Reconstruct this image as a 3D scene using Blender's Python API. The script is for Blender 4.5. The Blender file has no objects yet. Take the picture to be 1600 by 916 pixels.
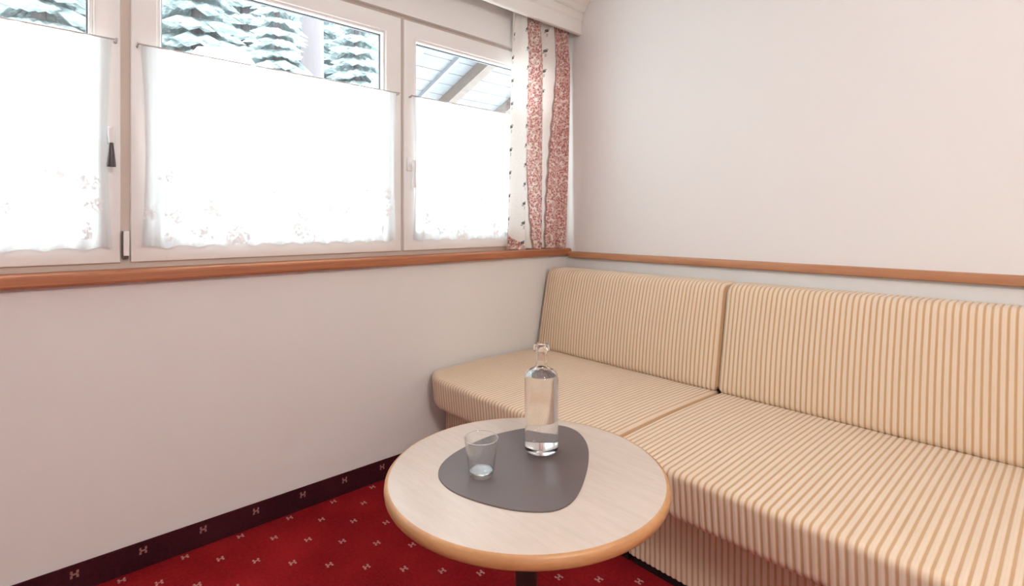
import bpy, bmesh, math, random
from mathutils import Vector, Matrix
random.seed(7)
S = bpy.context.scene
C = S.collection

# ------------------------------------------------------------------ camera
cam_d = bpy.data.cameras.new('camera')
cam_d.sensor_width = 36.0
cam_d.lens = 811.0 / 1600.0 * 36.0
cam_d.shift_y = -110.0 / 1600.0
cam_d.clip_start = 0.02
cam = bpy.data.objects.new('camera', cam_d)
C.objects.link(cam)
cam.location = (-2.37, -2.11, 1.15)
cam.rotation_euler = (math.radians(90), 0, -math.atan2(0.6735, 0.7392))
S.camera = cam

# ------------------------------------------------------------------ world: even overcast winter sky
W = bpy.data.worlds.new('overcast_sky')
S.world = W
W.use_nodes = True
bg = W.node_tree.nodes['Background']
bg.inputs['Color'].default_value = (0.93, 0.97, 1.0, 1)
bg.inputs['Strength'].default_value = 9.2

# ------------------------------------------------------------------ colour management
S.view_settings.view_transform = 'Standard'
S.view_settings.look = 'None'
S.view_settings.gamma = 1.0
S.view_settings.use_curve_mapping = False
S.view_settings.exposure = 0.0
LAMP_L = 54.0            # fill light of the added globe
# a portal in the window opening guides sky sampling (it gives no light of its own)
pl = bpy.data.lights.new('sky_portal', 'AREA'); pl.shape = 'RECTANGLE'; pl.size = 3.6; pl.size_y = 1.13
pl.cycles.is_portal = True
po = bpy.data.objects.new('sky_portal', pl); C.objects.link(po)
po.location = (-1.83, .15, 1.55); po.rotation_euler = (math.radians(-90), 0, 0)

# ------------------------------------------------------------------ helpers
def link(o, parent=None):
    C.objects.link(o)
    if parent: o.parent = parent
    return o

def obj(name, bm, mat, parent=None, smooth=False, recalc=True):
    me = bpy.data.meshes.new(name)
    if recalc: bmesh.ops.recalc_face_normals(bm, faces=bm.faces)
    bm.to_mesh(me); bm.free()
    if smooth:
        for p in me.polygons: p.use_smooth = True
        if smooth is not True: me.set_sharp_from_angle(angle=math.radians(smooth))
    me.materials.append(mat)
    return link(bpy.data.objects.new(name, me), parent)

def tag(o, label=None, cat=None, group=None, kind=None):
    if label: o['label'] = label
    if cat: o['category'] = cat
    if group: o['group'] = group
    if kind: o['kind'] = kind
    return o

def empty(name, loc=(0, 0, 0)):
    o = bpy.data.objects.new(name, None)
    o.location = loc
    o.empty_display_size = 0.05
    return link(o)

def part(name, bm, mat, parent, smooth=False):
    """a mesh given in world coordinates, parented to an empty or mesh"""
    o = obj(name, bm, mat, parent, smooth)
    p = parent; off = Vector((0, 0, 0))
    while p: off += p.location; p = p.parent
    o.data.transform(Matrix.Translation(-off))
    return o

def box(bm, x0, x1, y0, y1, z0, z1, bev=0.0, seg=2):
    r = bmesh.ops.create_cube(bm, size=1.0)
    vs = r['verts']
    for v in vs:
        v.co = Vector(((x0 + x1) / 2 + v.co.x * (x1 - x0), (y0 + y1) / 2 + v.co.y * (y1 - y0), (z0 + z1) / 2 + v.co.z * (z1 - z0)))
    if bev:
        es = list({e for v in vs for e in v.link_edges})
        bmesh.ops.bevel(bm, geom=es, offset=bev, segments=seg, profile=0.5, affect='EDGES')
    return bm

def B(*a, **k): return box(bmesh.new(), *a, **k)

def lathe(bm, pts, cx, cy, n=48, cap0=True, cap1=True):
    rings = []
    for r, z in pts:
        if r < 1e-5: rings.append([bm.verts.new((cx, cy, z))])
        else: rings.append([bm.verts.new((cx + r * math.cos(2 * math.pi * k / n), cy + r * math.sin(2 * math.pi * k / n), z)) for k in range(n)])
    for a, b in zip(rings, rings[1:]):
        for k in range(n):
            k2 = (k + 1) % n
            if len(a) == 1 and len(b) == 1: continue
            if len(a) == 1: bm.faces.new((a[0], b[k], b[k2]))
            elif len(b) == 1: bm.faces.new((a[k], a[k2], b[0]))
            else: bm.faces.new((a[k], a[k2], b[k2], b[k]))
    if cap0 and len(rings[0]) > 1: bm.faces.new(rings[0][::-1])
    if cap1 and len(rings[-1]) > 1: bm.faces.new(rings[-1])
    return bm

def tube(bm, pts, r, n=10):
    rings = []
    for i, p in enumerate(pts):
        p = Vector(p)
        t = (Vector(pts[min(i + 1, len(pts) - 1)]) - Vector(pts[max(i - 1, 0)])).normalized()
        a = t.orthogonal().normalized(); b = t.cross(a)
        if i and (a.dot(pa) < 0.9):
            a = (pa - t * pa.dot(t)).normalized(); b = t.cross(a)
        pa = a
        rr = r[i] if isinstance(r, (list, tuple)) else r
        rings.append([bm.verts.new(p + (a * math.cos(2 * math.pi * k / n) + b * math.sin(2 * math.pi * k / n)) * rr) for k in range(n)])
    for q, s in zip(rings, rings[1:]):
        for k in range(n): bm.faces.new((q[k], q[(k + 1) % n], s[(k + 1) % n], s[k]))
    bm.faces.new(rings[0][::-1]); bm.faces.new(rings[-1])
    return bm

def frame_rect(bm, x0, x1, z0, z1, y0, y1, l, r, b, t, bev=0.004):
    """a mitred rectangular frame standing in the x-z plane, with rounded arrises"""
    outer = [(x0, z0), (x1, z0), (x1, z1), (x0, z1)]
    inner = [(x0 + l, z0 + b), (x1 - r, z0 + b), (x1 - r, z1 - t), (x0 + l, z1 - t)]
    def ring(src, y, d):
        sx = [d, -d, -d, d]; sz = [d, d, -d, -d]
        return [bm.verts.new((src[k][0] + sx[k], y, src[k][1] + sz[k])) for k in range(4)]
    e = bev
    rings = [ring(outer, y1, 0), ring(outer, y0 + e, 0), ring(outer, y0 + e * .3, e * .3), ring(outer, y0, e),
             ring(inner, y0, -e), ring(inner, y0 + e * .3, -e * .3), ring(inner, y0 + e, 0), ring(inner, y1, 0)]
    for a, b2 in zip(rings, rings[1:] + rings[:1]):
        for k in range(4): bm.faces.new((a[k], a[(k + 1) % 4], b2[(k + 1) % 4], b2[k]))
    return bm

# ------------------------------------------------------------------ node helper
class N:
    """math expressions on shader sockets"""
    def __init__(s, nt, sock): s.nt = nt; s.s = sock
    def _m(s, op, *a):
        n = s.nt.nodes.new('ShaderNodeMath'); n.operation = op
        for i, v in enumerate((s,) + a):
            if isinstance(v, N): s.nt.links.new(v.s, n.inputs[i])
            else: n.inputs[i].default_value = v
        return N(s.nt, n.outputs[0])
    def __add__(s, o): return s._m('ADD', o)
    def __sub__(s, o): return s._m('SUBTRACT', o)
    def __mul__(s, o): return s._m('MULTIPLY', o)
    def __truediv__(s, o): return s._m('DIVIDE', o)
    __radd__ = __add__; __rmul__ = __mul__
    def frac(s): return s._m('FRACT')
    def floor(s): return s._m('FLOOR')
    def abs(s): return s._m('ABSOLUTE')
    def lt(s, o): return s._m('LESS_THAN', o)
    def gt(s, o): return s._m('GREATER_THAN', o)
    def sin(s): return s._m('SINE')
    def mod(s, o): return s._m('FLOORED_MODULO', o)
    def max(s, o): return s._m('MAXIMUM', o)
    def min(s, o): return s._m('MINIMUM', o)
    def pow(s, o): return s._m('POWER', o)
    def smooth(s, a, b):
        n = s.nt.nodes.new('ShaderNodeMapRange'); n.interpolation_type = 'SMOOTHSTEP'
        s.nt.links.new(s.s, n.inputs[0]); n.inputs[1].default_value = a; n.inputs[2].default_value = b
        return N(s.nt, n.outputs[0])

class M:
    def __init__(s, name, color=(.8, .8, .8), rough=.6, metal=0, spec=.5):
        s.m = bpy.data.materials.new(name); s.m.use_nodes = True
        s.nt = s.m.node_tree; s.b = s.nt.nodes['Principled BSDF']
        s.b.inputs['Base Color'].default_value = (*color, 1); s.b.inputs['Roughness'].default_value = rough
        s.b.inputs['Metallic'].default_value = metal; s.b.inputs['Specular IOR Level'].default_value = spec
    def coords(s, kind='Object'):
        tc = s.nt.nodes.new('ShaderNodeTexCoord'); sp = s.nt.nodes.new('ShaderNodeSeparateXYZ')
        s.nt.links.new(tc.outputs[kind], sp.inputs[0]); s.tc = tc.outputs[kind]
        return [N(s.nt, o) for o in sp.outputs]
    def noise(s, scale, detail=3, vec=None, sc=(1, 1, 1), rough=.5):
        if vec is None:
            if not hasattr(s, 'tc'): s.coords()
            vec = s.tc
        mp = s.nt.nodes.new('ShaderNodeMapping'); mp.inputs['Scale'].default_value = sc
        s.nt.links.new(vec, mp.inputs[0])
        n = s.nt.nodes.new('ShaderNodeTexNoise'); n.inputs['Scale'].default_value = scale; n.inputs['Detail'].default_value = detail
        n.inputs['Roughness'].default_value = rough
        s.nt.links.new(mp.outputs[0], n.inputs['Vector'])
        return N(s.nt, n.outputs['Fac'])
    def mix(s, fac, a, b):
        n = s.nt.nodes.new('ShaderNodeMix'); n.data_type = 'RGBA'
        if isinstance(fac, N): s.nt.links.new(fac.s, n.inputs[0])
        else: n.inputs[0].default_value = fac
        for i, c in ((6, a), (7, b)):
            if isinstance(c, tuple): n.inputs[i].default_value = (*c, 1)
            else: s.nt.links.new(c, n.inputs[i])
        return n.outputs[2]
    def color(s, sock): s.nt.links.new(sock, s.b.inputs['Base Color']); return s
    def bump(s, h, strength=.3, dist=.002):
        n = s.nt.nodes.new('ShaderNodeBump'); n.inputs['Strength'].default_value = strength; n.inputs['Distance'].default_value = dist
        s.nt.links.new(h.s, n.inputs['Height']); s.nt.links.new(n.outputs[0], s.b.inputs['Normal']); return s

# ------------------------------------------------------------------ materials
def wall_mat(name, col):
    m = M(name, col, .9, spec=.2); m.coords()
    m.bump(m.noise(140, 2), .12, .001); return m.m
wall_m = wall_mat('wall_plaster', (.82, .80, .785))
ceil_m = wall_mat('ceiling_plaster', (.88, .86, .84))

def wood_mat(name, c1, c2, sc, rough=.45):
    m = M(name, c1, rough); m.coords()
    g = m.noise(6, 5, sc=sc, rough=.6); h = m.noise(30, 3, sc=sc)
    f = (g * .7 + h * .3).smooth(.35, .65)
    m.color(m.mix(f, c1, c2)); return m.m
sill_m = wood_mat('reddish_wood', (.37, .125, .055), (.47, .185, .085), (.35, 8, 8))
rail_m = wood_mat('rail_wood', (.42, .185, .09), (.52, .25, .13), (8, .35, 8))
beech_m = wood_mat('pale_beech', (.60, .50, .43), (.65, .545, .475), (10, 1.2, 4), .26)
edge_m = wood_mat('beech_edging', (.48, .235, .10), (.57, .30, .135), (2, 2, 12), .4)

white_m = M('white_frame_paint', (.85, .83, .815), .35).m
groove_m = M('window_groove_shade', (.62, .53, .47), .6).m  # beige puts the shade of the recess between the sashes into the colour
seal_m = M('grey_rubber_seal', (.12, .13, .14), .7).m
grip_m = M('dark_handle_grip', (.07, .06, .065), .4).m
black_m = M('black_plinth', (.012, .010, .010), .6).m
metal_m = M('dark_steel', (.045, .035, .035), .45, .3).m
chrome_m = M('grey_rod_metal', (.55, .50, .48), .35, .8).m
rod_m = M('cream_rod_enamel', (.62, .55, .52), .4).m
pelmet_m = M('white_pelmet_paint', (.82, .79, .75), .5).m
mat_m = M('dark_grey_leatherette', (.130, .100, .098), .42)
mat_m.coords(); mat_m.bump(mat_m.noise(420, 2), .25, .0006); mat_m = mat_m.m

# striped sofa fabric: ribs run across, colour changes along y
PITCH = 0.0185
def fabric_mat():
    m = M('striped_ribbed_upholstery', (.7, .55, .4), .85, spec=.15)
    x, y, z = m.coords()
    m.b.inputs['Sheen Weight'].default_value = .25
    m.b.inputs['Sheen Roughness'].default_value = .5
    nz = m.noise(40, 2)
    s = ((y / PITCH) + nz * .06).frac()
    d = (s - .5).abs()                       # .5 at a groove
    groove = d.smooth(.25, .40)
    sub = ((s * 4.0).frac() - .5).abs().smooth(.30, .45)
    lightc = m.mix(m.noise(9, 3, sc=(1, 5, 1)), (.73, .585, .44), (.79, .65, .51))
    tan = m.mix(m.noise(7, 2, sc=(1, 3, 1)), (.51, .305, .155), (.59, .37, .205))
    c = m.mix(groove, lightc, tan)
    c = m.mix(sub * .22, c, (.66, .44, .26))
    m.color(c)
    w = m.noise(900, 1)
    m.bump(w, .25, .0008)
    return m.m
fabric_m = fabric_mat()

# carpet with staggered motifs
def carpet_mat(name, base1, base2, motif, u, v, px, pv, u0, v0, single=False):
    m = M(name, base1, .95, spec=.0)
    co = m.coords(); U = co[u]; V = co[v]
    vv = (V - v0) / pv + .5
    row = vv.floor()
    a = (vv - row - .5) * pv                                      # local v in metres
    uu = (U - u0) / px + .5
    if not single: uu = uu + row.mod(2.0) * .5
    b = (uu.frac() - .5) * px                                     # local u in metres
    # motif: two short bars of two stitches each, joined by a bridge
    A = a.abs(); Bm = b.abs()
    bars = (Bm - .0075).abs().lt(.0032) * A.lt(.0115) * (A.gt(.0018).max(Bm.lt(.0078)))
    bridge = Bm.lt(.0065) * A.lt(.0030)
    f = bars.max(bridge)
    if single: f = f * (row.abs().lt(.5))
    n = m.noise(90, 4, rough=.7); n2 = m.noise(5, 2)
    c = m.mix((n * .6 + n2 * .4).smooth(.35, .65), base1, base2)
    m.color(m.mix(f * (n.smooth(.25, .5)) , c, motif))
    m.bump(m.noise(650, 3), .6, .003)
    return m.m
carpet_m = carpet_mat('red_motif_carpet', (.23, .010, .014), (.36, .018, .022), (.56, .25, .22), 0, 1, .175, .0935, -2.174, -.033)
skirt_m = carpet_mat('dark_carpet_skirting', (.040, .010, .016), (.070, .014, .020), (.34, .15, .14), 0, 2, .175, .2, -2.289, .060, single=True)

def clear_pane():
    m = bpy.data.materials.new('window_glass'); m.use_nodes = True; nt = m.node_tree; nt.nodes.clear()
    o = nt.nodes.new('ShaderNodeOutputMaterial'); mx = nt.nodes.new('ShaderNodeMixShader')
    t = nt.nodes.new('ShaderNodeBsdfTransparent'); t.inputs[0].default_value = (.93, .97, .97, 1)
    g = nt.nodes.new('ShaderNodeBsdfGlossy'); g.inputs['Roughness'].default_value = .01
    mx.inputs[0].default_value = .05
    nt.links.new(t.outputs[0], mx.inputs[1]); nt.links.new(g.outputs[0], mx.inputs[2]); nt.links.new(mx.outputs[0], o.inputs[0])
    return m
pane_m = clear_pane()

def glass(name, ior, col=(1, 1, 1)):
    m = bpy.data.materials.new(name); m.use_nodes = True; nt = m.node_tree; nt.nodes.clear()
    o = nt.nodes.new('ShaderNodeOutputMaterial'); g = nt.nodes.new('ShaderNodeBsdfGlass')
    g.inputs['Color'].default_value = (*col, 1); g.inputs['IOR'].default_value = ior; g.inputs['Roughness'].default_value = 0
    nt.links.new(g.outputs[0], o.inputs[0]); return m
glass_m = glass('clear_drinking_glass', 1.48, (1, 1, 1))
def thin_glass():
    m = bpy.data.materials.new('thin_clear_glass'); m.use_nodes = True; nt = m.node_tree; nt.nodes.clear()
    o = nt.nodes.new('ShaderNodeOutputMaterial'); mx = nt.nodes.new('ShaderNodeMixShader'); lw = nt.nodes.new('ShaderNodeLayerWeight'); lw.inputs['Blend'].default_value = .5
    t = nt.nodes.new('ShaderNodeBsdfTransparent'); t.inputs[0].default_value = (.985, .99, .99, 1)
    g = nt.nodes.new('ShaderNodeBsdfGlossy'); g.inputs['Roughness'].default_value = .03
    nt.links.new((N(nt, lw.outputs['Facing']).pow(2.4) * .70 + .06).s, mx.inputs[0]); nt.links.new(t.outputs[0], mx.inputs[1]); nt.links.new(g.outputs[0], mx.inputs[2]); nt.links.new(mx.outputs[0], o.inputs[0])
    return m
thin_m = thin_glass()
water_m = glass('clear_water', 1.33)

def sheer_mat():
    m = M('white_sheer_lace', (.9, .9, .9), .9); nt = m.nt
    x, y, z = m.coords(); z = z + 1.062      # height above the floor
    # woven flower sprigs get denser towards the hem
    vo = nt.nodes.new('ShaderNodeTexVoronoi'); vo.inputs['Scale'].default_value = 9.5; vo.inputs['Randomness'].default_value = .7
    nt.links.new(m.tc, vo.inputs['Vector'])
    dist = N(nt, vo.outputs['Distance'])
    fine = m.noise(85, 3, rough=.7)
    low = (z * -1.0).smooth(-1.45, -1.12)
    sprig = (dist * -1.0).smooth(-.50, -.18) * fine.smooth(.42, .56) * low
    sprig = sprig.smooth(.05, .30)
    slots = z.gt(1.690) * z.lt(1.732) * (x / .27).frac().lt(.22) * (x / .0135).frac().lt(.45)   # threaded heading
    sprig = sprig.max(slots * .9)
    weave = ((x * 420.0).sin() * .5 + .5) * .06
    dens = (sprig * .12 + weave * .5 + .91).min(1.0)
    tr = nt.nodes.new('ShaderNodeBsdfTransparent'); df = nt.nodes.new('ShaderNodeBsdfDiffuse'); tl = nt.nodes.new('ShaderNodeBsdfTranslucent')
    df.inputs[0].default_value = (.93, .93, .93, 1); tl.inputs[0].default_value = (.62, .64, .65, 1)
    m1 = nt.nodes.new('ShaderNodeMixShader'); nt.links.new((sprig * -.465 + .58).s, m1.inputs[0])
    nt.links.new(df.outputs[0], m1.inputs[1]); nt.links.new(tl.outputs[0], m1.inputs[2])
    m2 = nt.nodes.new('ShaderNodeMixShader'); nt.links.new(dens.s, m2.inputs[0])
    nt.links.new(tr.outputs[0], m2.inputs[1]); nt.links.new(m1.outputs[0], m2.inputs[2])
    nt.links.new(m2.outputs[0], nt.nodes['Material Output'].inputs[0])
    return m.m
sheer_m = sheer_mat()

def curtain_mat():
    """patterned drape: UV u runs across the cloth (0..1), v is height in metres"""
    m = M('leaf_print_curtain', (.8, .75, .7), .9, spec=.1)
    u, v, _ = m.coords('UV')
    m2 = m.nt
    uvs = m.tc
    wob = (v * 60.0).sin() * .002
    uw = u + wob
    h = (v * -1.0 + 2.29) / 1.28                                   # 0 at the heading, 1 at the hem
    e1 = h * .12 + .24; e2 = h * .13 + .43; e3 = h * -.055 + .635
    red = (uw._m('GREATER_THAN', e1) * uw._m('LESS_THAN', e2)).max(uw._m('GREATER_THAN', e3) * uw.lt(.965)).max(uw.lt((v * -1.0 + 1.13) * 1.6))
    vo = m2.nodes.new('ShaderNodeTexVoronoi'); vo.inputs['Scale'].default_value = 1.0
    mp = m2.nodes.new('ShaderNodeMapping'); mp.inputs['Scale'].default_value = (150, 120, 1)
    m2.links.new(uvs, mp.inputs[0]); m2.links.new(mp.outputs[0], vo.inputs['Vector'])
    d = N(m2, vo.outputs['Distance'])
    vo2 = m2.nodes.new('ShaderNodeTexVoronoi'); vo2.inputs['Scale'].default_value = 1.0
    mp2 = m2.nodes.new('ShaderNodeMapping'); mp2.inputs['Scale'].default_value = (95, 80, 1)
    m2.links.new(uvs, mp2.inputs[0]); m2.links.new(mp2.outputs[0], vo2.inputs['Vector'])
    d2 = N(m2, vo2.outputs['Distance'])
    redc = m.mix(d.smooth(.30, .62), (.40, .14, .135), (.70, .47, .42))
    redc = m.mix(d2.lt(.13), redc, (.12, .035, .035))
    redc = m.mix(d2.gt(.70), redc, (.80, .72, .66))
    cream = m.mix(m.noise(60, 2, uvs, (3, 3, 1)).smooth(.55, .7), (.84, .80, .76), (.74, .69, .64))
    c = m.mix(red, cream, redc)
    # thin dark outlines of the bands and sprig dots along them
    for e in (e1, e2, e3):
        c = m.mix((uw - e).abs().lt(.005) * .7, c, (.22, .11, .09))
    for uc, ph, per in ((.065, .02, .125), (.150, .06, .105), (.412, .03, .125), (h * -.04 + .57, .0, .115), (.985, .05, .088)):
        vv = ((v + ph) / per).frac() - .5
        for k, (ou, ov, ru, rv) in enumerate(((0, 0, .013, .0080), (.009, .009, .008, .0050), (-.010, -.011, .007, .0050), (.004, -.024, .006, .0110))):
            du = (u - uc - ou) / ru; dv = (vv * per - ov) / rv
            c = m.mix((du * du + dv * dv).lt(1.0) * (.88 if k == 0 else .5), c, (.06, .055, .055) if k < 3 else (.30, .26, .22))
    m.color(c)
    m.bump(m.noise(300, 2, uvs, (1, 2, 1)), .2, .0008)
    # cloth lets some daylight through
    tl = m2.nodes.new('ShaderNodeBsdfTranslucent'); m2.links.new(c, tl.inputs[0])
    mx = m2.nodes.new('ShaderNodeMixShader'); mx.inputs[0].default_value = .25
    m2.links.new(m.b.outputs[0], mx.inputs[1]); m2.links.new(tl.outputs[0], mx.inputs[2])
    m2.links.new(mx.outputs[0], m2.nodes['Material Output'].inputs[0])
    return m.m
curtain_m = curtain_mat()

snow_m = M('fresh_snow', (.88, .91, .93), .9, spec=.2); snow_m.coords(); snow_m.bump(snow_m.noise(2, 4), .4, .2); snow_m = snow_m.m
def spruce_mat():
    m = M('frosted_spruce_needles', (.2, .3, .3), .9, spec=.1); m.coords()
    geo = m.nt.nodes.new('ShaderNodeNewGeometry'); sp = m.nt.nodes.new('ShaderNodeSeparateXYZ')
    m.nt.links.new(geo.outputs['Normal'], sp.inputs[0])
    nz = N(m.nt, sp.outputs[2]).abs()
    f = (nz * .25 + m.noise(3.0, 4, rough=.7) * .9).smooth(.60, .90)
    g = m.mix(m.noise(6, 3), (.215, .265, .27), (.27, .315, .315))
    m.color(m.mix(f, g, (.80, .86, .88))); return m.m
spruce_m = spruce_mat()
bark_m = M('pale_frosted_bark', (.47, .43, .45), .95); bark_m.coords(); bark_m.color(bark_m.mix(bark_m.noise(8, 4, sc=(3, 3, .4)), (.10, .085, .09), (.17, .15, .16))); bark_m = bark_m.m
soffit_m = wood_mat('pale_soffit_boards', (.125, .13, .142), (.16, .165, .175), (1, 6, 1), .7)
rafter_m = wood_mat('brown_rafter_wood', (.085, .062, .053), (.12, .09, .078), (1, 6, 6), .7)
lamp_m = M('fill_lamp_glass', (.9, .88, .84), .3)
lamp_m.b.inputs['Emission Color'].default_value = (1, .95, .89, 1); lamp_m.b.inputs['Emission Strength'].default_value = LAMP_L; lamp_m = lamp_m.m

# ================================================================== the room shell
CEIL = 2.44
XW, YS = -4.6, -4.8                 # far ends of the room behind the camera
WX0, WX1, WZ0, WZ1 = -3.62, -0.035, 0.985, 2.115      # window opening
tag(obj('floor', B(XW - .2, .2, YS - .2, .2, -.12, 0), carpet_m), 'red carpet with small pink staggered motifs', kind='structure')
tag(obj('ceiling', B(XW - .2, .2, YS - .2, .2, CEIL, CEIL + .15), ceil_m), 'white plaster ceiling', kind='structure')
bm = bmesh.new()
box(bm, XW, .2, 0, .22, 0, WZ0); box(bm, XW, .2, 0, .22, WZ1, CEIL)
box(bm, XW, WX0, 0, .22, WZ0, WZ1); box(bm, WX1, .2, 0, .22, WZ0, WZ1)
tag(obj('wall_north', bm, wall_m), 'cream wall below and around the windows', kind='structure')
tag(obj('wall_east', B(0, .2, YS, 0, 0, CEIL), wall_m), 'plain pale wall above the striped sofa', kind='structure')
tag(obj('wall_south', B(XW, .2, YS - .2, YS, 0, CEIL), wall_m), 'plain pale wall facing the windows', kind='structure')
tag(obj('wall_west', B(XW - .2, XW, YS, .2, 0, CEIL), wall_m), 'plain pale wall facing the sofa', kind='structure')
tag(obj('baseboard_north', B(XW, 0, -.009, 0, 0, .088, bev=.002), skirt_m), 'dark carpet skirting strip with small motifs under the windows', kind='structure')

# wooden sill along the windows and rail along the sofa wall
def moulding(name, pts, a, b, axis, mat):
    bm = bmesh.new()
    ra = [bm.verts.new((a, p, z) if axis == 'x' else (p, a, z)) for p, z in pts]
    rb = [bm.verts.new((b, p, z) if axis == 'x' else (p, b, z)) for p, z in pts]
    n = len(pts)
    for k in range(n): bm.faces.new((ra[k], ra[(k + 1) % n], rb[(k + 1) % n], rb[k]))
    bm.faces.new(ra[::-1]); bm.faces.new(rb)
    return obj(name, bm, mat, smooth=25)
tag(moulding('trim_1', [(.03, .955), (-.03, .955), (-.037, .958), (-.040, .964), (-.040, .987), (-.037, .993), (-.030, .996), (.03, .998)], XW, 0, 'x', sill_m),
    'reddish wooden sill under the windows', kind='structure')
tag(moulding('trim_2', [(.0, .942), (-.022, .942), (-.028, .945), (-.030, .951), (-.030, .968), (-.027, .975), (-.020, .978), (0, .978)], YS, -.040, 'y', rail_m),
    'brown wooden rail on the wall above the sofa', kind='structure')

# ------------------------------------------------------------------ windows
def window(name, x0, x1, l, r, label, zb=1.018, zt=2.098, yf=.012):
    e = empty(name, ((x0 + x1) / 2, yf + .03, zb)); tag(e, label, kind='structure')
    part('sash', frame_rect(bmesh.new(), x0, x1, zb, zt, yf, yf + .06, l, r, .065, .078, .006), white_m, e, 30)
    gx0, gx1, gz0, gz1 = x0 + l, x1 - r, zb + .065, zt - .078
    part('glazing_bead', frame_rect(bmesh.new(), gx0 - .001, gx1 + .001, gz0 - .001, gz1 + .001, yf + .008, yf + .05, .013, .013, .013, .013, .005), white_m, e, 30)
    part('seal', frame_rect(bmesh.new(), gx0 + .010, gx1 - .010, gz0 + .010, gz1 - .010, yf + .030, yf + .044, .007, .007, .007, .007, .001), seal_m, e)
    part('pane', B(gx0 + .008, gx1 - .008, yf + .036, yf + .040, gz0 + .008, gz1 - .008), pane_m, e)
    return e
w1 = window('window_1', -3.20, -2.172, .07, .07, 'white framed window sash with dark lever handle')
w2 = window('window_2', -2.146, -1.130, .075, .079, 'wide white framed middle window')
w3 = window('window_3', -1.116, -.050, .060, .070, 'white framed window beside the patterned curtain')
# outer frame (recessed) with mullions
bm = bmesh.new()
frame_rect(bm, WX0, WX1, WZ0 + .012, WZ1, .026, .12, .04, .02, .035, .03, .002)
for a, b in ((-3.24, -3.16), (-2.20, -2.11), (-1.16, -1.08)): box(bm, a, b, .027, .119, WZ0 + .03, WZ1 - .02)
tag(obj('window_4', bm, groove_m), 'recessed outer window frame with mullions, shade put into its beige colour', kind='structure')
w0 = window('window_5', -3.60, -3.225, .07, .07, 'narrow white framed side window')

# hinge cover at the foot of the groove
part('hinge_cap', B(-2.1655, -2.150, .004, .04, 1.040, 1.122, bev=.003), white_m, w2)
part('hinge_pin', B(-2.1685, -2.1655, .008, .04, 1.035, 1.122), grip_m, w2)
part('hinge_pin', B(-2.1655, -2.152, .006, .04, 1.030, 1.038), grip_m, w2)
# sash handles
def handle(parent, x, z, down, grip):
    y = .012
    h = part('handle', B(x - .014, x + .014, y - .010, y, z - .035, z + .030, bev=.005, seg=3), white_m, parent, 35)
    bm = bmesh.new(); tube(bm, [(x, y - .008, z), (x, y - .024, z), (x, y - .042, z - .002)], [.010, .009, .010], 14)
    part('spindle', bm, white_m, h, 40)
    bm = bmesh.new(); tube(bm, [(x, y - .044, z + .012), (x, y - .046, z - .01), (x, y - .046, z - .036)], [.009, .010, .007], 14)
    part('lever', bm, white_m, h, 40)
    bm = bmesh.new(); tube(bm, [(x, y - .046, z - .034), (x, y - .045, z - .07), (x, y - .043, z - .105), (x, y - .042, z - .112)], [.0045, .0085, .0120, .0120], 14)
    part('grip', bm, grip, h, 40)
handle(w1, -2.200, 1.440, True, grip_m)
handle(w3, -1.088, 1.425, True, white_m)

# ------------------------------------------------------------------ sheer cafe curtains
def sheer(x0, x1, label, seed, ztop=1.742, zbot=1.062):
    rnd = random.Random(seed)
    e = empty('sheer_curtain', ((x0 + x1) / 2, -.004, zbot)); tag(e, label, 'sheer curtain', 'sheer half curtains on the windows')
    nx = int((x1 - x0) / .006); nz = 34
    ph = [rnd.uniform(0, 6.28) for _ in range(4)]
    bm = bmesh.new(); g = []
    for i in range(nx + 1):
        t = i / nx; col = []
        for j in range(nz + 1):
            s = j / nz                                   # 0 top
            x = x0 + (x1 - x0) * t
            amp = .0028 + .0055 * s
            y = -.010 + amp * (math.sin(x * 118 + ph[0] + .5 * math.sin(x * 9 + ph[1])) * .6 + math.sin(x * 47 + ph[2]) * .5)
            edge = min(t, 1 - t) * (x1 - x0)
            z = ztop - (ztop - zbot) * s
            if s > .9: z += .010 * abs(math.sin(x * 34 + ph[3])) * (s - .9) / .1
            if s < .03: y += .002
            x += (.012 if t < .5 else -.012) * math.exp(-edge / .05) * math.sin(s * math.pi)
            col.append(bm.verts.new((x, y, z)))
        g.append(col)
    for i in range(nx):
        for j in range(nz): bm.faces.new((g[i][j], g[i + 1][j], g[i + 1][j + 1], g[i][j + 1]))
    part('cloth', bm, sheer_m, e, True)
    bm = bmesh.new(); tube(bm, [(x0 - .012, -.008, ztop), (x1 + .012, -.008, ztop)], .0026, 8)
    part('rod', bm, rod_m, e, True)
    for x in (x0 - .010, x1 + .010):
        bm = bmesh.new(); tube(bm, [(x, .013, ztop - .004), (x, -.006, ztop - .004), (x, -.013, ztop + .002)], .004, 8)
        part('hook', bm, chrome_m, e, True)
sheer(-3.17, -2.196, 'white sheer half curtain on the window with the dark lever handle', 1)
sheer(-2.118, -1.165, 'white sheer half curtain on the wide middle window', 2)
sheer(-1.078, -.14, 'white sheer half curtain on the window beside the patterned curtain', 3)

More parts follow.
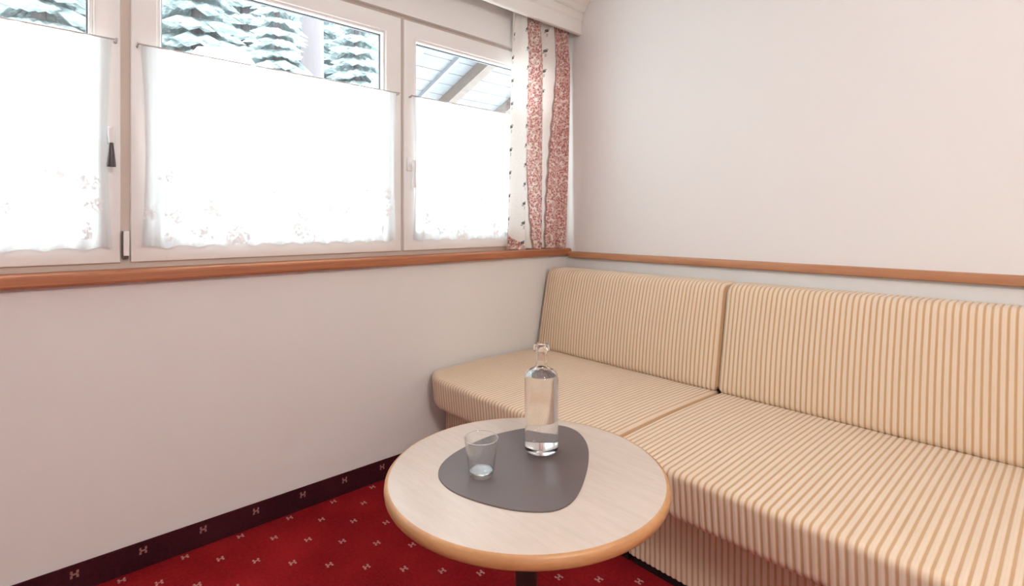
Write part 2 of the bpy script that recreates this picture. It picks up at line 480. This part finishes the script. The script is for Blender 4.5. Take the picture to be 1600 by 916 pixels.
# ------------------------------------------------------------------ pelmet and patterned curtain
e = empty('trim_3', (-2.3, -.06, 2.255)); tag(e, 'white moulded curtain pelmet running under the ceiling above the windows', kind='structure')
def mould_part(name, pts, x0, x1, mat, parent):
    o = moulding(name, pts, x0, x1, 'x', mat); o.parent = parent
    o.data.transform(Matrix.Translation(-Vector(parent.location))); return o
mould_part('front_board', [(-.100, 2.258), (-.118, 2.258), (-.122, 2.262), (-.122, 2.335), (-.130, 2.345), (-.134, 2.365), (-.134, 2.385), (-.100, 2.385)], XW + .01, -.001, pelmet_m, e)
mould_part('cornice', [(-.095, 2.385), (-.140, 2.385), (-.150, 2.392), (-.158, 2.410), (-.175, 2.424), (-.185, CEIL - .001), (-.095, CEIL - .001)], XW + .01, -.001, pelmet_m, e)
mould_part('rail', [(-.05, 2.300), (-.07, 2.300), (-.07, 2.318), (-.05, 2.318)], XW + .01, -.001, white_m, e)
mould_part('top_board', [(-.001, 2.318), (-.0995, 2.318), (-.0995, 2.336), (-.001, 2.336)], XW + .01, -.001, pelmet_m, e)

def drape():
    nu, nv = 150, 70
    zt, zb = 2.294, 1.006
    bm = bmesh.new(); uvl = bm.loops.layers.uv.new('UVMap'); g = []
    for i in range(nu + 1):
        u = i / nu; col = []
        for j in range(nv + 1):
            s = j / nv
            xt = -.492 + .455 * u
            ub = u + .05 * math.sin(u * math.pi) * s
            xb = -.542 + .486 * ub
            k = s ** 1.4
            x = xt * (1 - k) + xb * k
            A = (.016 + .026 * min(1, s * 5)) * (1 - .25 * s)
            ph = 2 * math.pi * 4.3 * u + .5 * math.sin(3 * s + 4 * u)
            y = -.064 + A * math.sin(ph) + .006 * math.sin(2 * ph + 1.3 + 2 * s)
            x += .008 * math.sin(2 * ph) * (1 - .5 * s)
            z = zt + (zb - zt) * s + (.004 * math.sin(ph * 1.0) if s > .97 else 0)
            col.append((bm.verts.new((x, y, z)), (u, z)))
        g.append(col)
    for i in range(nu):
        for j in range(nv):
            q = (g[i][j], g[i + 1][j], g[i + 1][j + 1], g[i][j + 1])
            f = bm.faces.new([p[0] for p in q])
            for l, p in zip(f.loops, q): l[uvl].uv = p[1]
    return bm
e = empty('patterned_curtain', (-.29, -.064, 1.006)); tag(e, 'red and cream leaf print curtain hanging in the corner', 'curtain')
part('cloth', drape(), curtain_m, e, True)
for k in range(6):
    x = -.475 + k * .084
    part('glider', B(x - .004, x + .004, -.068, -.056, 2.290, 2.302, bev=.001), white_m, e)

# ------------------------------------------------------------------ sofa
def round_poly(pts, radii, n=7):
    out = []
    m = len(pts)
    for i in range(m):
        p = Vector(pts[i]); a = (Vector(pts[i - 1]) - p); b = (Vector(pts[(i + 1) % m]) - p)
        r = radii[i]; la, lb = a.length, b.length; a.normalize(); b.normalize()
        ang = a.angle(b); t = min(r / math.tan(ang / 2), la * .48, lb * .48)
        p0 = p + a * t; p1 = p + b * t
        for k in range(n + 1):
            s = k / n
            out.append((p0 * (1 - s) ** 2 + p * 2 * s * (1 - s) + p1 * s * s))
    return out
def resample(poly, step):
    out = []
    m = len(poly)
    for i in range(m):
        a, b = poly[i], poly[(i + 1) % m]
        L = (b - a).length; k = max(1, int(L / step))
        for j in range(k): out.append(a + (b - a) * j / k)
    return out
def cushion(profile, radii, y0, y1, er, amp=.0011, warp=None, step=.03):
    """sweep a closed x-z profile along y with rounded ends and woven ribs"""
    poly = resample(round_poly(profile, radii), step)
    m = len(poly)
    area = sum(poly[i].x * poly[(i + 1) % m].y - poly[(i + 1) % m].x * poly[i].y for i in range(m))
    sg = 1 if area > 0 else -1
    nor = []
    for i in range(m):
        t = (poly[(i + 1) % m] - poly[i - 1]).normalized(); nor.append(Vector((t.y, -t.x)) * sg)
    ys = set()
    for k in range(9):
        d = er * (1 - math.cos(k / 8 * math.pi / 2)); ys.add(round(y0 + d, 5)); ys.add(round(y1 - d, 5))
    k = math.ceil((y0 + er) / (PITCH / 8))
    while k * PITCH / 8 < y1 - er: ys.add(round(k * PITCH / 8, 5)); k += 1
    ys = sorted(ys)
    bm = bmesh.new(); rings = []
    for y in ys:
        d = min(y - y0, y1 - y)
        ins = er - math.sqrt(max(0, er * er - (er - d) ** 2)) if d < er else 0
        s = (y / PITCH) % 1.0
        rib = amp * math.cos(2 * math.pi * (s - .5))
        ring = []
        for p, nn in zip(poly, nor):
            q = p + nn * (rib - ins)
            v = Vector((q.x, y, q.y))
            if warp: v = warp(v, d, y - y0, y1 - y)
            ring.append(bm.verts.new(v))
        rings.append(ring)
    for a, b in zip(rings, rings[1:]):
        for i in range(m): bm.faces.new((a[i], a[(i + 1) % m], b[(i + 1) % m], b[i]))
    for ring in (rings[0], rings[-1]):
        c = bm.verts.new(sum((v.co for v in ring), Vector()) / m)
        for i in range(m): bm.faces.new((ring[i], ring[(i + 1) % m], c))
    return bm
def sofa(y0, y1, label, wall_end):
    e = empty('sofa', (-.5, round((y0 + y1) / 2 / PITCH) * PITCH, 0)); tag(e, label, 'sofa', 'striped sofa sections along the wall')
    def seat_warp(v, d, dl, dr):
        w = (v.x + .25) / -.8                                    # 0 at back, 1 at front
        if w > 0:
            v.z += .008 * math.sin(min(1, w) * math.pi) * (1 if v.z > .37 else 0)
            if wall_end:                                          # softened front corner beside the window wall
                q = max(0, 1 - dr / .16)
                if v.x < -.85: v.x += .075 * q * q * min(1, (-.85 - v.x) / .12)
        return v
    part('seat_cushion', cushion([(-.215, .300), (-1.035, .300), (-1.050, .445), (-.215, .440)], [.03, .035, .022, .03], y0 + .001, y1 - .001, .028, warp=seat_warp), fabric_m, e, True)
    def back_warp(v, d, dl, dr):
        t = (v.z - .44) / .44
        if v.x < -.14 and 0 < t < 1: v.x -= .016 * math.sin(t * math.pi) * min(1, d / .12)
        return v
    part('backrest', cushion([(-.105, .436), (-.285, .436), (-.195, .888), (-.020, .888)], [.03, .03, .055, .045], y0 + .002, y1 - .002, .03, warp=back_warp), fabric_m, e, True)
    part('base', cushion([(-.04, .035), (-.905, .035), (-.905, .302), (-.04, .302)], [.004, .008, .008, .004], y0 + .004, y1 - .004, .006, amp=.0012, step=.06), fabric_m, e, 40)
    part('back_frame', B(-.10, -.012, y0 + .02, y1 - .02, .30, .80), fabric_m, e)
    part('plinth', B(-.885, -.06, y0 + .01, y1 - .01, 0, .036), black_m, e)
sofa(-1.08, -.016, 'short striped beige sofa section in the corner by the window wall', True)
sofa(-2.66, -1.08, 'long striped beige sofa section beside the short corner section', False)

# ------------------------------------------------------------------ round table
TX, TY, TZ, TR = -1.521, -1.228, .570, .322
e = empty('round_table', (TX, TY, 0)); tag(e, 'round pale beech table on a dark pedestal in front of the sofa', 'table')
bm = bmesh.new(); lathe(bm, [(0, TZ - .026), (TR - .003, TZ - .026), (TR - .003, TZ - .0005), (TR - .006, TZ), (0, TZ)], TX, TY, 128)
part('tabletop', bm, beech_m, e, 30)
bm = bmesh.new()
lathe(bm, [(TR - .004, TZ - .0275), (TR, TZ - .027), (TR + .003, TZ - .023), (TR + .0045, TZ - .014), (TR + .003, TZ - .004), (TR - .001, TZ - .0004), (TR - .005, TZ - .0002)], TX, TY, 128, False, False)
part('edge_band', bm, edge_m, e, True)
bm = bmesh.new(); lathe(bm, [(.026, .03), (.026, TZ - .03)], TX, TY, 32); part('column', bm, metal_m, e, 40)
bm = bmesh.new(); lathe(bm, [(.09, TZ - .032), (.09, TZ - .0265)], TX, TY, 32); part('mounting_plate', bm, metal_m, e, 40)
bm = bmesh.new(); lathe(bm, [(.20, 0), (.20, .012), (.19, .02), (.06, .03), (.0, .032)], TX, TY, 64); part('foot', bm, metal_m, e, 40)

# placemat (rounded triangle)
mp = [(-1.6933, -1.1116), (-1.6528, -1.0708), (-1.5844, -1.0426), (-1.4775, -1.0278), (-1.3973, -1.0424), (-1.3052, -1.0769), (-1.2647, -1.1138), (-1.2659, -1.1741), (-1.3143, -1.2475), (-1.3983, -1.3162), (-1.4912, -1.3742), (-1.5561, -1.4029), (-1.6033, -1.4018), (-1.6350, -1.3791), (-1.6681, -1.3396), (-1.6976, -1.2740), (-1.7141, -1.2074), (-1.7109, -1.1551)]
for _ in range(3):                                        # corner cutting gives a smooth outline
    q = []
    for i in range(len(mp)):
        a, b = Vector(mp[i]), Vector(mp[(i + 1) % len(mp)]); q += [a * .75 + b * .25, a * .25 + b * .75]
    mp = q
mc = sum((Vector(p) for p in mp), Vector((0, 0))) / len(mp)
bm = bmesh.new(); rings = []
for ins, z in ((.0, TZ + .0002), (0, TZ + .0022), (.0012, TZ + .003)):
    rings.append([bm.verts.new((*(Vector(p) - (Vector(p) - mc).normalized() * ins), z)) for p in mp])
for a, b in zip(rings, rings[1:]):
    for i in range(len(mp)): bm.faces.new((a[i], a[(i + 1) % len(mp)], b[(i + 1) % len(mp)], b[i]))
bm.faces.new(rings[0][::-1]); bm.faces.new(rings[-1])
o = obj('placemat', bm, mat_m); tag(o, 'dark grey rounded triangular placemat on the round table', 'placemat')
MZ = TZ + .003

# water bottle
bx, by, z0 = -1.429, -1.188, MZ + .0003
e = empty('water_bottle', (bx, by, z0)); tag(e, 'clear glass water bottle standing on the dark placemat', 'bottle')
out = [(0, 0), (.036, 0), (.0405, .003), (.0425, .008), (.0425, .186), (.0415, .194), (.037, .201), (.027, .206), (.0185, .210), (.0150, .216), (.0138, .226), (.0138, .250), (.0145, .2515), (.0195, .2535), (.0205, .258), (.0205, .265), (.0190, .269)]
inn = [(.0150, .269), (.0108, .264), (.0106, .222), (.0125, .212), (.018, .2065), (.030, .200), (.0372, .193), (.0393, .184), (.0393, .020), (.036, .015), (0, .013)]
bm = bmesh.new(); lathe(bm, [(r, z0 + z) for r, z in out + inn], bx, by, 64); part('bottle_glass', bm, glass_m, e, 50)
wat = [(0, .0131), (.0361, .0151), (.0394, .0201), (.0394, .184), (.0373, .1915), (0, .1915)]
bm = bmesh.new(); lathe(bm, [(r, z0 + z) for r, z in wat], bx, by, 64); part('water', bm, water_m, e, 50)

# tumbler
gx, gy = -1.623, -1.186
e = empty('drinking_glass', (gx, gy, z0)); tag(e, 'small empty clear tumbler standing on the dark placemat', 'glass')
prof = [(0, 0), (.025, 0), (.0275, .002), (.0290, .008), (.0375, .075), (.0385, .083), (.0382, .0842), (.0377, .0842), (.0374, .083), (.0364, .075), (.0281, .0095), (.0265, .0075), (0, .007)]
bm = bmesh.new(); lathe(bm, [(r, z0 + z) for r, z in prof], gx, gy, 64); part('tumbler_glass', bm, thin_m, e, 50)
bm = bmesh.new(); lathe(bm, [(.0380 + .0012 * math.cos(a * math.pi / 5), z0 + .0850 + .0012 * math.sin(a * math.pi / 5)) for a in range(11)], gx, gy, 64, False, False); part('rim', bm, glass_m, e, True)
bm = bmesh.new(); lathe(bm, [(0, z0 + .0072), (.0262, z0 + .0076), (.0276, z0 + .0096), (.0270, z0 + .0130), (0, z0 + .0125)], gx, gy, 64); part('thick_bottom', bm, glass_m, e, 50)

# ------------------------------------------------------------------ fill lamp added unseen behind the camera to brighten the room
def fill_pendant(x, y, z, r, label):
    e = empty('fill_lamp', (x, y, CEIL)); tag(e, label, 'lamp')
    bm = bmesh.new(); lathe(bm, [(.06, CEIL - .001), (.06, CEIL - .02), (.02, CEIL - .04), (0, CEIL - .042)], x, y, 32); part('canopy', bm, white_m, e, 40)
    bm = bmesh.new(); tube(bm, [(x, y, CEIL - .04), (x, y, z + r)], .006, 8); part('cord', bm, white_m, e, True)
    bm = bmesh.new(); lathe(bm, [(r * math.sin(math.pi * k / 24) if 0 < k < 24 else 0, z - r * math.cos(math.pi * k / 24)) for k in range(25)], x, y, 48); part('globe', bm, lamp_m, e, True)
fill_pendant(-2.05, -2.95, 2.03, .19, 'added white globe fill lamp hanging unseen behind the camera')

# ================================================================== outside
def hill(x, y):
    z = -1.6 + .33 * y + .9 * math.sin(x * .21 + 1.1) * math.sin(y * .17) + .35 * math.sin(x * .63 + y * .31)
    z += 3.0 * math.exp(-((x - 1.4) / 1.7) ** 2 - ((y - 14) / 2.6) ** 2)
    return z
bm = bmesh.new(); g = []
for i in range(71):
    g.append([bm.verts.new((-30 + i * 1.1, 3 + j * 1.0, hill(-30 + i * 1.1, 3 + j * 1.0))) for j in range(61)])
for i in range(70):
    for j in range(60): bm.faces.new((g[i][j], g[i + 1][j], g[i + 1][j + 1], g[i][j + 1]))
tag(obj('snow_slope', bm, snow_m, smooth=True), 'snow covered slope outside the windows', kind='structure')

def spruce(x, y, h, rad, seed, label):
    rnd = random.Random(seed); z0 = hill(x, y) - .2
    e = empty('spruce_tree', (x, y, z0)); tag(e, label, 'tree', 'snowy spruces on the slope')
    bm = bmesh.new(); tube(bm, [(x, y, z0), (x, y, z0 + h * .5), (x, y, z0 + h * .98)], [.03 * h * .6, .02 * h * .6, .01], 8); part('trunk', bm, bark_m, e, True)
    bm = bmesh.new(); tiers = 17
    for t in range(tiers):
        f = t / tiers; zc = z0 + h * (.10 + .88 * f); R = rad * (1 - f) ** .85 + .12
        nb = 11 + int(6 * (1 - f))
        for k in range(nb):
            a = 2 * math.pi * (k + rnd.random() * .7) / nb; L = R * rnd.uniform(.7, 1.12); droop = L * rnd.uniform(.25, .5); wdt = L * .26 + .05
            d = Vector((math.cos(a), math.sin(a), 0)); sd = Vector((-d.y, d.x, 0)); c = Vector((x, y, zc))
            top = bm.verts.new(c + Vector((0, 0, .10 * R)))
            m1 = c + d * L * .55 - Vector((0, 0, droop * .35)); tip = bm.verts.new(c + d * L - Vector((0, 0, droop)))
            l = bm.verts.new(m1 + sd * wdt - Vector((0, 0, .10 * L))); r = bm.verts.new(m1 - sd * wdt - Vector((0, 0, .10 * L)))
            mid = bm.verts.new(m1 + Vector((0, 0, .05 * L))); low = bm.verts.new(m1 - Vector((0, 0, .22 * L)))
            for tri in ((top, l, mid), (top, mid, r), (mid, l, tip), (mid, tip, r), (top, low, l), (top, r, low), (low, tip, l), (low, r, tip)): bm.faces.new(tri)
    part('foliage', bm, spruce_m, e)
def on_line(k, y): return -2.37 + k * (y + 2.11)
TREES = [(.00, 20, 12, 2.2, 'spruce tree standing close behind the window with the dark lever handle'),
         (.06, 28, 15, 2.5, 'tall spruce tree uphill behind the window with the dark lever handle'),
         (-.14, 25, 14, 2.3, 'spruce tree at the far end of the snowy slope'),
         (.195, 22, 13, 2.3, 'broad spruce tree behind the snow mound'),
         (.140, 32, 16, 2.6, 'tall spruce tree far uphill of the snow mound'),
         (.270, 29, 17, 2.5, 'tall spruce tree uphill between the mound and the bare trunk'),
         (.325, 14.5, 6.4, 1.1, 'young spruce tree between the snow mound and the bare trunk'),
         (.480, 20, 10, 1.9, 'spruce tree standing just beyond the bare pale trunk'),
         (.400, 34, 18, 2.6, 'tall spruce tree far uphill behind the bare pale trunk'),
         (.60, 27, 15, 2.4, 'spruce tree near the wooden roof overhang')]
TREES = [(on_line(k, y), y, h, r, l) for k, y, h, r, l in TREES]
for i, (x, y, h, r, lab) in enumerate(TREES): spruce(x, y, h, r, 20 + i, lab)
# bare trunk close by
tx, ty = 5.0, 16.9; tz = hill(tx, ty) - .2
bm = bmesh.new(); tube(bm, [(tx, ty, tz), (tx + .03, ty, tz + 1.5), (tx + .05, ty, tz + 4), (tx + .12, ty, tz + 7), (tx + .1, ty, tz + 10)], [.50, .42, .38, .32, .2], 16)
e = empty('bare_tree', (tx, ty, tz)); tag(e, 'thick bare pale tree trunk on the snowy slope', 'tree')
part('trunk', bm, bark_m, e, True)
for k, (zz, a, L) in enumerate(((6.0, .4, 2.4), (6.8, 2.6, 2.0), (7.6, 4.4, 2.2), (8.6, 1.2, 1.6))):
    bm = bmesh.new(); tube(bm, [(tx + .1, ty, tz + zz), (tx + .1 + math.cos(a) * L * .5, ty + math.sin(a) * L * .5, tz + zz + .5), (tx + .1 + math.cos(a) * L, ty + math.sin(a) * L, tz + zz + 1.3)], [.12, .08, .03], 8)
    part('branch', bm, bark_m, e, True)

# wooden eaves of the house roof, sloping down away from the wall
e = empty('roof_eaves', (1.8, .22, 2.8)); tag(e, 'pale boarded roof eaves with brown rafters outside the window beside the curtain', 'roof')
def rz(y, off): return 2.80 - .37 * (y - .22) + off
def slab(x0, x1, ya, yb, lo, hi, mat, name):
    bm = bmesh.new()
    a = [bm.verts.new((x0, y, rz(y, o))) for y, o in ((ya, lo), (yb, lo), (yb, hi), (ya, hi))]
    b = [bm.verts.new((x1, y, rz(y, o))) for y, o in ((ya, lo), (yb, lo), (yb, hi), (ya, hi))]
    for k in range(4): bm.faces.new((a[k], a[(k + 1) % 4], b[(k + 1) % 4], b[k]))
    bm.faces.new(a[::-1]); bm.faces.new(b)
    part(name, bm, mat, e)
RX0, RX1, RY1 = -.27, 4.0, 2.35
y = .24
while y < RY1 - .1:
    slab(RX0, RX1, y, y + .136, .0, .022, soffit_m, 'soffit_board'); y += .142
for x0, x1, d in ((.035, .065, .035), (.250, .330, .10), (.90, .98, .10), (1.55, 1.63, .10), (2.20, 2.28, .10), (2.85, 2.93, .10), (3.5, 3.58, .10)):
    slab(x0, x1, .24, RY1 - .02, -d, -.001, rafter_m if d > .05 else soffit_m, 'rafter')
slab(RX0 - .03, RX0, .24, RY1, -.05, .10, soffit_m, 'verge_board')
slab(RX0, RX1, RY1, RY1 + .03, -.06, .10, soffit_m, 'fascia')
slab(RX0, RX1, .24, RY1, .0225, .20, snow_m, 'snow_cover')
part('wall_plate', B(.20, RX1, .90, 1.02, 2.42, 2.535), rafter_m, e)
